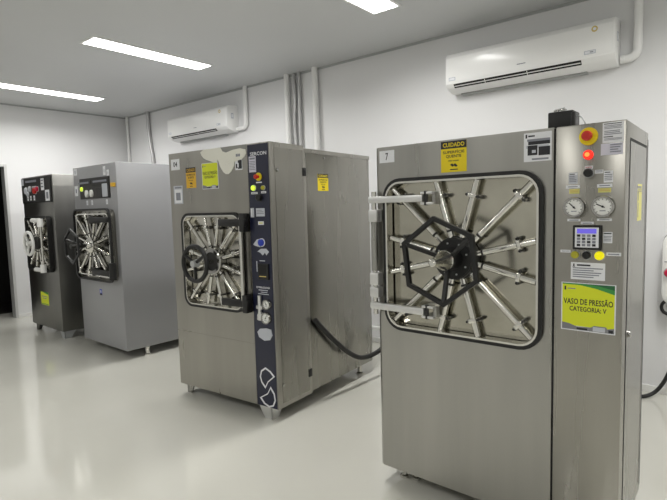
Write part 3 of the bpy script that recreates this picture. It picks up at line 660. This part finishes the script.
# ================================================================== DARK AUTOCLAVE BY THE DOORWAY
def autoclave_dark():
    T = thing('autoclave', 'dark steel autoclave with a round white handwheel and black panel, standing by the doorway', 'autoclave', (-7.2347, 2.4914, 0), -.0019, GRP)
    H = 1.969; ZB = .085; W = .9342; D = 1.35
    m = MB(); m.box((0, 0, ZB), (W, D, H), 'steel_dark', .006); m.build('cabinet', T)
    m = MB(); m.box((.02, -.014, 1.645), (.91, .001, 1.955), 'black', .004); P = m.build('instrument_panel', T, 0, 'black instrument panel')
    fr = frame_front(-.014)
    sticker(P, (.02, 1.87, .10, 1.95), 'label_grey', [], fr); sticker(P, (.16, 1.90, .5, 1.925), 'ink_grey', [], fr)
    sticker(P, (.64, 1.79, .73, 1.93), 'paper', lines(3, .1, .9), fr); sticker(P, (.75, 1.66, .87, 1.79), 'paper', [('r', .25, .2, .75, .8, 'ink_grey')], fr)
    for u, z, r in ((.17, 1.80, .05), (.30, 1.82, .04), (.23, 1.76, .035)): push_button(P, u, z, r * .8, 'label_grey', 'pressure_dial', y=-.014)
    for u in (.21, .30, .41): sticker(P, (u - .022, 1.675, u + .022, 1.735), 'paper', [('r', .2, .4, .8, .6, 'ink_grey')], fr)
    push_button(P, .47, 1.79, .035, 'red', 'red_button', .03, y=-.014); push_button(P, .54, 1.81, .028, 'crimson', 'red_button', .02, y=-.014)
    sticker(P, (.36, 1.835, .5, 1.85), 'label_grey', [], fr)
    G0, G1, Z0, Z1 = .13, .83, .80, 1.48; cx, cz = .475, 1.15; y = -.03
    m = MB(); m.ring_prism(rrect(G0, Z0, G1, Z1, .05), rrect(G0 + .018, Z0 + .018, G1 - .018, Z1 - .018, .045), y - .02, .001, 'gasket'); m.build('door_gasket', T, 40, 'black rim round the door')
    pl = rrect(G0 + .02, Z0 + .02, G1 - .02, Z1 - .02, .05)
    m = MB(); m.ring_prism(pl, [(cx + (a - cx) * .02, cz + (b - cz) * .02) for a, b in pl], y + .02, .0, 'steel_mirror'); door = m.build('door', T, 0)
    e = [(-.27, .27), (-.09, .29), (.09, .29), (.27, .27), (.31, .08), (.31, -.08), (.27, -.27), (.09, -.29), (-.09, -.29), (-.27, -.27), (-.31, -.08), (-.31, .08)]
    locking_bars(door, (cx, cz), [(cx + a, cz + b) for a, b in e], y - .002, .06, .015, 'bar_steel')
    m = MB(); m.lathe((cx, y + .02, cz), (0, -1, 0), [(0, .09), (.05, .08), (.07, .04)], 'dark_iron', 20); m.build('locking_hub', door)
    round_wheel(T, cx, cz, -.14, .138, .018, 'enamel', 'enamel', -.04, a0=.2)
    for z, s in ((1.405, -1), (.855, 1)):
        m = MB(); m.cyl((.50, y - .06, z + .025 * -s), (.72, y - .06, z + .025 * -s), .026, 'enamel', seg=14); arm = m.build('hinge_arm', T, 40, 'thick white hinge arm')
        m = MB(); m.cyl((.73, y - .06, z - .052), (.73, y - .06, z + .045), .034, 'enamel', seg=16); m.build('hinge_knuckle', arm)
    m = MB(); m.cyl((.73, y - .055, .86), (.73, y - .055, 1.40), .013, 'bar_steel', seg=12); m.build('hinge_post', T)
    sticker(T, (.345, .368, .578, .532), 'lime', [('p', [(0, 1), (1, 1), (1, .82), (.4, .94)], 'green')] + [('r', .12, .62, .88, .68, 'ink_grey'), ('r', .25, .48, .75, .54, 'ink_grey')] + [('r', .05, .04, .95, .1, 'green')], label='yellow-green pressure vessel sticker')
    plate_leg(T, .07, .02, .09, .10, 1, 'steel_dark'); plate_leg(T, .925, .02, .09, .14, -1, 'grey_plastic')
    plate_leg(T, .07, 1.3, .09, .10, 1, 'steel_dark', -1); plate_leg(T, .88, 1.3, .09, .12, -1, 'steel_dark', -1)
    return T
autoclave_dark()

# ================================================================== ROOM
X0, X1, Y0, Y1, HC = -8.1735, 3.4, -3.0, 4.4712, 3.0824
def struct(mb, name, smooth=0):
    o = mb.build(name, None, smooth); o['kind'] = 'structure'; return o
m = MB(); m.box((X0 - .6, Y0 - .15, -.1), (X1 + .15, Y1 + .15, 0), 'floor_epoxy'); struct(m, 'floor')
m = MB(); m.box((X0 - .6, Y0 - .15, HC), (X1 + .15, Y1 + .15, HC + .1), 'ceiling_white'); struct(m, 'ceiling')
m = MB(); m.box((X0 - .3, Y1, 0), (X1 + .15, Y1 + .12, HC), 'wall_white'); struct(m, 'wall_right')
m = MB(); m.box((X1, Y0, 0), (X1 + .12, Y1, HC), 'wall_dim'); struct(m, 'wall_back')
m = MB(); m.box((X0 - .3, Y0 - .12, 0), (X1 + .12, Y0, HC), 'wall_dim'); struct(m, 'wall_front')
LT = .0215
LW = Matrix.Translation((X0, Y1, 0)) @ Matrix.Rotation(-LT, 4, 'Z')      # local -y runs along the wall, +x into the room
DA, DB, DH = 1.862, 2.80, 2.19
m = MB(); m.xf = LW
m.box((-.12, -DA, 0), (0, .1, HC), 'wall_white'); m.box((-.12, -7.6, 0), (0, -DB, HC), 'wall_white'); m.box((-.12, -DB, DH), (0, -DA, HC), 'wall_white')
struct(m, 'wall_left')
m = MB(); m.xf = LW
m.box((-.13, -DA, 0), (.014, -DA + .036, DH + .036), 'alu_frame', .003); m.box((-.13, -DB - .036, 0), (.014, -DB, DH + .036), 'alu_frame', .003); m.box((-.13, -DB, DH), (.014, -DA, DH + .036), 'alu_frame', .003)
fr_ = struct(m, 'door_1')
m = MB(); m.xf = LW
m.box((-1.9, -DB - .8, 0), (-1.8, -DA + .8, 2.6), 'unlit_room_dark'); m.box((-1.8, -DB - .8, 0), (-.13, -DB - .7, 2.6), 'unlit_room_dark'); m.box((-1.8, -DA + .7, 0), (-.13, -DA + .8, 2.6), 'unlit_room_dark')
m.box((-1.8, -DB - .7, 2.5), (-.13, -DA + .7, 2.6), 'unlit_room_dark'); m.box((-1.8, -DB - .7, -.02), (-.605, -DA + .7, .0), 'unlit_room_dark')
struct(m, 'wall_corridor')
m = MB(); m.xf = LW
m.box((-1.80, -2.62, 0), (-1.76, -1.70, 2.3), 'door_wood', .004); struct(m, 'door_2')
m = MB(); m.xf = LW; m.box((0, -DA + .036, 0), (.012, 0, .05), 'skirting', .003); struct(m, 'baseboard_left')
m = MB(); m.box((X0, Y1 - .014, 0), (X1, Y1, .055), 'skirting', .003); struct(m, 'baseboard_right')
# grey strips stand in for the soft shadow line where ceiling meets wall
m = MB(); m.box((X0, Y1 - .012, HC - .022), (X1, Y1, HC), 'grey_plastic'); struct(m, 'join_shade_1')
m = MB(); m.xf = LW; m.box((0, -7.4, HC - .018), (.010, 0, HC), 'grey_plastic'); struct(m, 'join_shade_2')

# ================================================================== AIR CONDITIONERS
def air_con():
    T = thing('air_conditioner', '', 'air conditioner', group='split air conditioners high on the wall')
    L = 1.362
    # body profile (y out of the wall is negative, z up, origin bottom of body at wall)
    prof = [(-.0, .0), (-.07, .0), (-.168, .03), (-.2, .066), (-.198, .30), (-.17, .333), (-.06, .345), (-.0, .345)]
    m = MB(); m.prism(prof, 0, L, 'white_plastic', .006, axis='x'); m.build('housing', T)
    m = MB(); m.prism([(-.196, .078), (-.2035, .080), (-.2035, .292), (-.196, .300)], .010, L - .018, 'white_plastic', .003, axis='x'); m.build('front_panel', T)
    # slot along the underside
    m = MB()
    def on(a, t): return (a, -.168 - .032 * t - .001, .03 + .036 * t - .001)
    def sl(a0, a1, t0, t1, mat, o=0.):
        p = [on(a0, t0), on(a1, t0), on(a1, t1), on(a0, t1)]
        m.poly([(x, y - o * .7, z - o * .7) for x, y, z in p], mat)
    sl(.075, L - .23, .0, .86, 'dark_gap', .0005)
    m.build('air_slot', T, 0, 'dark air outlet slot')
    m = MB(); sl(.08, L - .235, .36, .5, 'white_plastic', .006); sl(.08, L - .235, .5, .56, 'grey_plastic', .006)
    for a in (.36, .72): sl(a, a + .006, .05, .82, 'white_plastic', .003)
    m.build('louver', T, 0)
    fr = frame_front(-.2035)
    sticker(T, (.034, .090, .098, .120), 'label_grey', [('r', .1, .2, .9, .8, 'paper')], fr)
    sticker(T, (.645, .118, .715, .124), 'ink_grey', [], fr, name='badge')
    m = MB(); m.prism(circ(1.225, .268, .022, 16), -.205, -.2034, 'gold', axis='y'); m.prism(circ(1.225, .268, .012, 12), -.2055, -.2048, 'paper', axis='y'); m.build('round_badge', T, 0)
    sticker(T, (1.155, .090, 1.235, .118), 'label_grey', [('r', .08, .2, .92, .8, 'paper'), ('r', .5, .35, .8, .65, 'ink_grey')], fr)
    sticker(T, (-.125, .17, -.085, .24), 'label_grey', [('r', .2, .2, .8, .8, 'paper')], frame_side(L))
    m = MB(); m.box((.08, -.05, -.016), (L - .22, -.0, .004), 'grey_plastic', .003); m.build('underside_shade', T)  # grey bar put in for the shadow beneath the housing
    return T
ac = air_con(); ac.location = (-2.158, Y1 - .0005, 2.505); ac['label'] = 'white split air conditioner on the wall above the number 7 autoclave'
dup(ac, (-6.632, Y1 - .0005, 2.518), 'white split air conditioner on the wall above the autoclave with the dark blue strip')
def duct(pts, w, label, name='pipe_cover', mat='white_duct'):
    m = MB(); t = thing(name, label, 'pipe cover', pts[0], group='white pipe covers beside the air conditioners')
    o = Vector(pts[0])
    m.tube([Vector(p) - o for p in pts], w / 2, mat, 12, smooth=0); m.build('cover', t, 60)
    return t
def bend(x, y, z0, xv, z1, r=.06, n=6):
    pts = [(x, y, z0)]
    for i in range(n + 1):
        a = -PI / 2 + PI / 2 * i / n; pts.append((xv - r + r * math.cos(a), y, z0 + r + r * math.sin(a)))
    pts.append((xv, y, z1)); return pts
duct(bend(-.788, Y1 - .034, 2.552, -.675, HC), .060, 'white pipe cover rising from the air conditioner above the number 7 autoclave')
duct(bend(-5.26, Y1 - .034, 2.555, -5.085, HC), .058, 'white pipe cover rising from the air conditioner above the blue-striped autoclave')
def pipe(pts, r, mat, label, smooth=2, clamps=()):
    o = Vector(pts[0]); t = thing('conduit_pipe', label, 'pipe', pts[0], group='pipes running up the wall')
    m = MB(); m.tube([Vector(p) - o for p in pts], r, mat, 10, smooth=smooth); m.build('tube', t, 60)
    for z in clamps:
        m = MB(); m.cyl(Vector((pts[0][0], pts[0][1], z - .012)) - o, Vector((pts[0][0], pts[0][1], z + .012)) - o, r * 1.25, mat, seg=12); m.build('clamp', t, 40)
    return t
yw = Y1
pipe([(-4.29, yw - .045, .056), (-4.315, yw - .045, HC)], .034, 'white_duct', 'white vertical pipe on the wall beside the two thin grey pipes', 0)
pipe([(-4.19, yw - .03, .056), (-4.20, yw - .03, 2.3), (-4.225, yw - .03, 2.5), (-4.185, yw - .03, 2.75), (-4.21, yw - .03, HC)], .020, 'grey_pipe', 'crooked thin grey pipe next to the white vertical pipe')
pipe([(-4.13, yw - .03, .056), (-4.125, yw - .03, HC)], .022, 'grey_pipe', 'straight thin grey pipe between the crooked grey pipe and a lone white pipe', 0)
pipe([(-3.83, yw - .045, .056), (-3.868, yw - .045, HC)], .035, 'white_duct', 'lone white vertical pipe on the wall behind the blue-striped autoclave', 0)
pipe([(-8.06, yw - .03, .056), (-8.075, yw - .03, HC)], .024, 'white_duct', 'slim white pipe in the room corner', 0)
pipe([(-7.30, yw - .03, .056), (-7.325, yw - .03, 2.28), (-7.40, yw - .03, 2.6), (-7.43, yw - .03, 2.85), (-7.43, yw - .03, HC)], .030, 'grey_pipe', 'bent grey pipe on the wall near the room corner')
t = pipe([(-4.6, yw - .12, .0), (-4.6, yw - .12, .195), (-2.4, yw - .12, .195), (-2.4, yw - .12, .0)], .022, 'white_duct', 'white pipe running low along the wall behind the autoclaves', 0)

# ================================================================== CEILING LIGHTS
def ceiling_light():
    T = thing('ceiling_light', '', 'ceiling light', group='recessed ceiling lights')
    w, l = .24, 1.29
    m = MB()
    def rr(a, b): return [(-a, -b), (a, -b), (a, b), (-a, b)]
    o, i = rr(w / 2 + .016, l / 2 + .016), rr(w / 2 - .006, l / 2 - .006)
    vs = [(x, y, -.006) for x, y in o] + [(x, y, -.006) for x, y in i] + [(x, y, 0) for x, y in o]
    m.add(vs, [(k, (k + 1) % 4, 4 + (k + 1) % 4, 4 + k) for k in range(4)] + [(k, (k + 1) % 4, 8 + (k + 1) % 4, 8 + k) for k in range(4)], 'white_plastic'); m.build('frame', T, 0)
    m = MB(); m.box((-w / 2, -l / 2, -.005), (w / 2, l / 2, -.001), 'diffuser'); m.build('diffuser', T, 0)
    return T
cl = ceiling_light(); cl.location = (-4.722, 2.91, HC); cl['label'] = 'recessed ceiling light between the other two lit panels, seen whole'
dup(cl, (-7.07, 2.87, HC), 'recessed ceiling light by the wall with the doorway')
dup(cl, (-2.322, 2.92, HC), 'recessed ceiling light over the number 7 autoclave, cut by the picture edge')

# ================================================================== HOSE, CABLE, WALL DEVICE
RD = Matrix.Translation((-3.5585, 2.288, 0)) @ Matrix.Rotation(.0705, 4, 'Z')
hp = [RD @ Vector(p) for p in [(1.105, .40, .655), (1.112, .43, .62), (1.13, .56, .49), (1.15, .74, .335), (1.165, .90, .238), (1.172, 1.05, .213), (1.19, 1.16, .225), (1.22, 1.22, .26), (1.30, 1.27, .32), (1.42, 1.30, .40)]]
m = MB(); o = hp[0]; m.tube([p - o for p in hp], .020, 'rubber', 14, smooth=3); h = m.build('drain_hose', None, 60); h.location = o
tag(h, 'thick black rubber hose sagging from the side of the blue-striped autoclave', 'hose')

dv = thing('wall_control_box', 'white wall control box with a red button, cut by the picture edge', 'control box', (-.27, Y1, .70))
m = MB(); m.prism(rrect(-.205, 0, .205, .56, .10, 6), -.12, -.002, 'enamel', .012, axis='y'); m.build('housing', dv)
m = MB(); m.ring_prism(rrect(-.208, -.003, .208, .563, .10, 6), rrect(-.196, .009, .196, .551, .09, 6), -.075, -.060, 'black'); m.build('cover_seam', dv, 40)
push_button(dv, -.155, .255, .032, 'crimson', 'red_button', .03, y=-.12)
m = MB(); m.box((-.19, -.123, .33), (.15, -.119, .335), 'ink_grey'); m.build('cover_line', dv, 0)
cp = [(-.95, 4.20, .014), (-.70, 4.20, .014), (-.58, 4.27, .014), (-.53, 4.335, .014), (-.48, 4.365, .055), (-.43, 4.38, .15), (-.39, 4.39, .28), (-.37, 4.39, .42), (-.37, 4.38, .56), (-.33, 4.39, .64), (-.30, 4.40, .705)]
m = MB(); o = Vector(cp[0]); m.tube([Vector(p) - o for p in cp], .014, 'rubber', 10, smooth=3)
cb = m.build('power_cable', None, 60); cb.location = o; tag(cb, 'black power cable curving from the floor up to the white wall control box', 'cable')
m = MB(); m.tube([(.045 * math.cos(t * .5), -.02 + .002 * t * .3, .05 * math.sin(t * .5)) for t in range(40)], .011, 'rubber', 8); cc = m.build('cable_coil', None, 60); cc.location = (-.43, 4.40, .69)
tag(cc, 'small coil of black cable beneath the white wall control box', 'cable')

# ================================================================== LIGHTS, WORLD, CAMERA
def area(x, y, w, l, e, spread=180):
    d = bpy.data.lights.new('panel_and_fill_lamp', 'AREA'); d.shape = 'RECTANGLE'; d.size = w; d.size_y = l; d.energy = e; d.color = (1, .99, .96); d.spread = math.radians(spread)
    o = bpy.data.objects.new('panel_and_fill_lamp', d); COL.objects.link(o); o.location = (x, y, HC - .01)
for x, y in ((-4.722, 2.91), (-7.07, 2.87), (-2.322, 2.92)): area(x, y, .22, 1.25, 36, 158)
for x in (.05, 2.4): area(x, 2.9, .24, 1.29, 40, 158)  # unseen lamps added, continuing the row, for more light
for x in (-7.07, -4.72, -2.32, .05, 2.4): area(x, -.9, .24, 1.29, 24)  # unseen second row of lamps, added to light the room
w = bpy.data.worlds.new('World'); bpy.context.scene.world = w; w.use_nodes = True
w.node_tree.nodes['Background'].inputs['Color'].default_value = (.5, .5, .5, 1); w.node_tree.nodes['Background'].inputs['Strength'].default_value = .3

cam = bpy.data.cameras.new('camera'); co = bpy.data.objects.new('camera', cam); COL.objects.link(co)
cam.sensor_width = 36; cam.lens = 502.2533 / 667 * 36; cam.clip_start = .05
fw = Vector((-.63463095, .76799631, -.08616969)); rt = Vector((.77206465, .63497436, -.02690221)); up = Vector((-.03405475, .08360155, .99591719))
M = Matrix((rt, up, -fw)).transposed().to_4x4(); M.translation = (0, 0, 1.5); co.matrix_world = M
sc = bpy.context.scene; sc.camera = co
sc.view_settings.view_transform = 'Standard'; sc.view_settings.look = 'None'; sc.view_settings.exposure = -.22
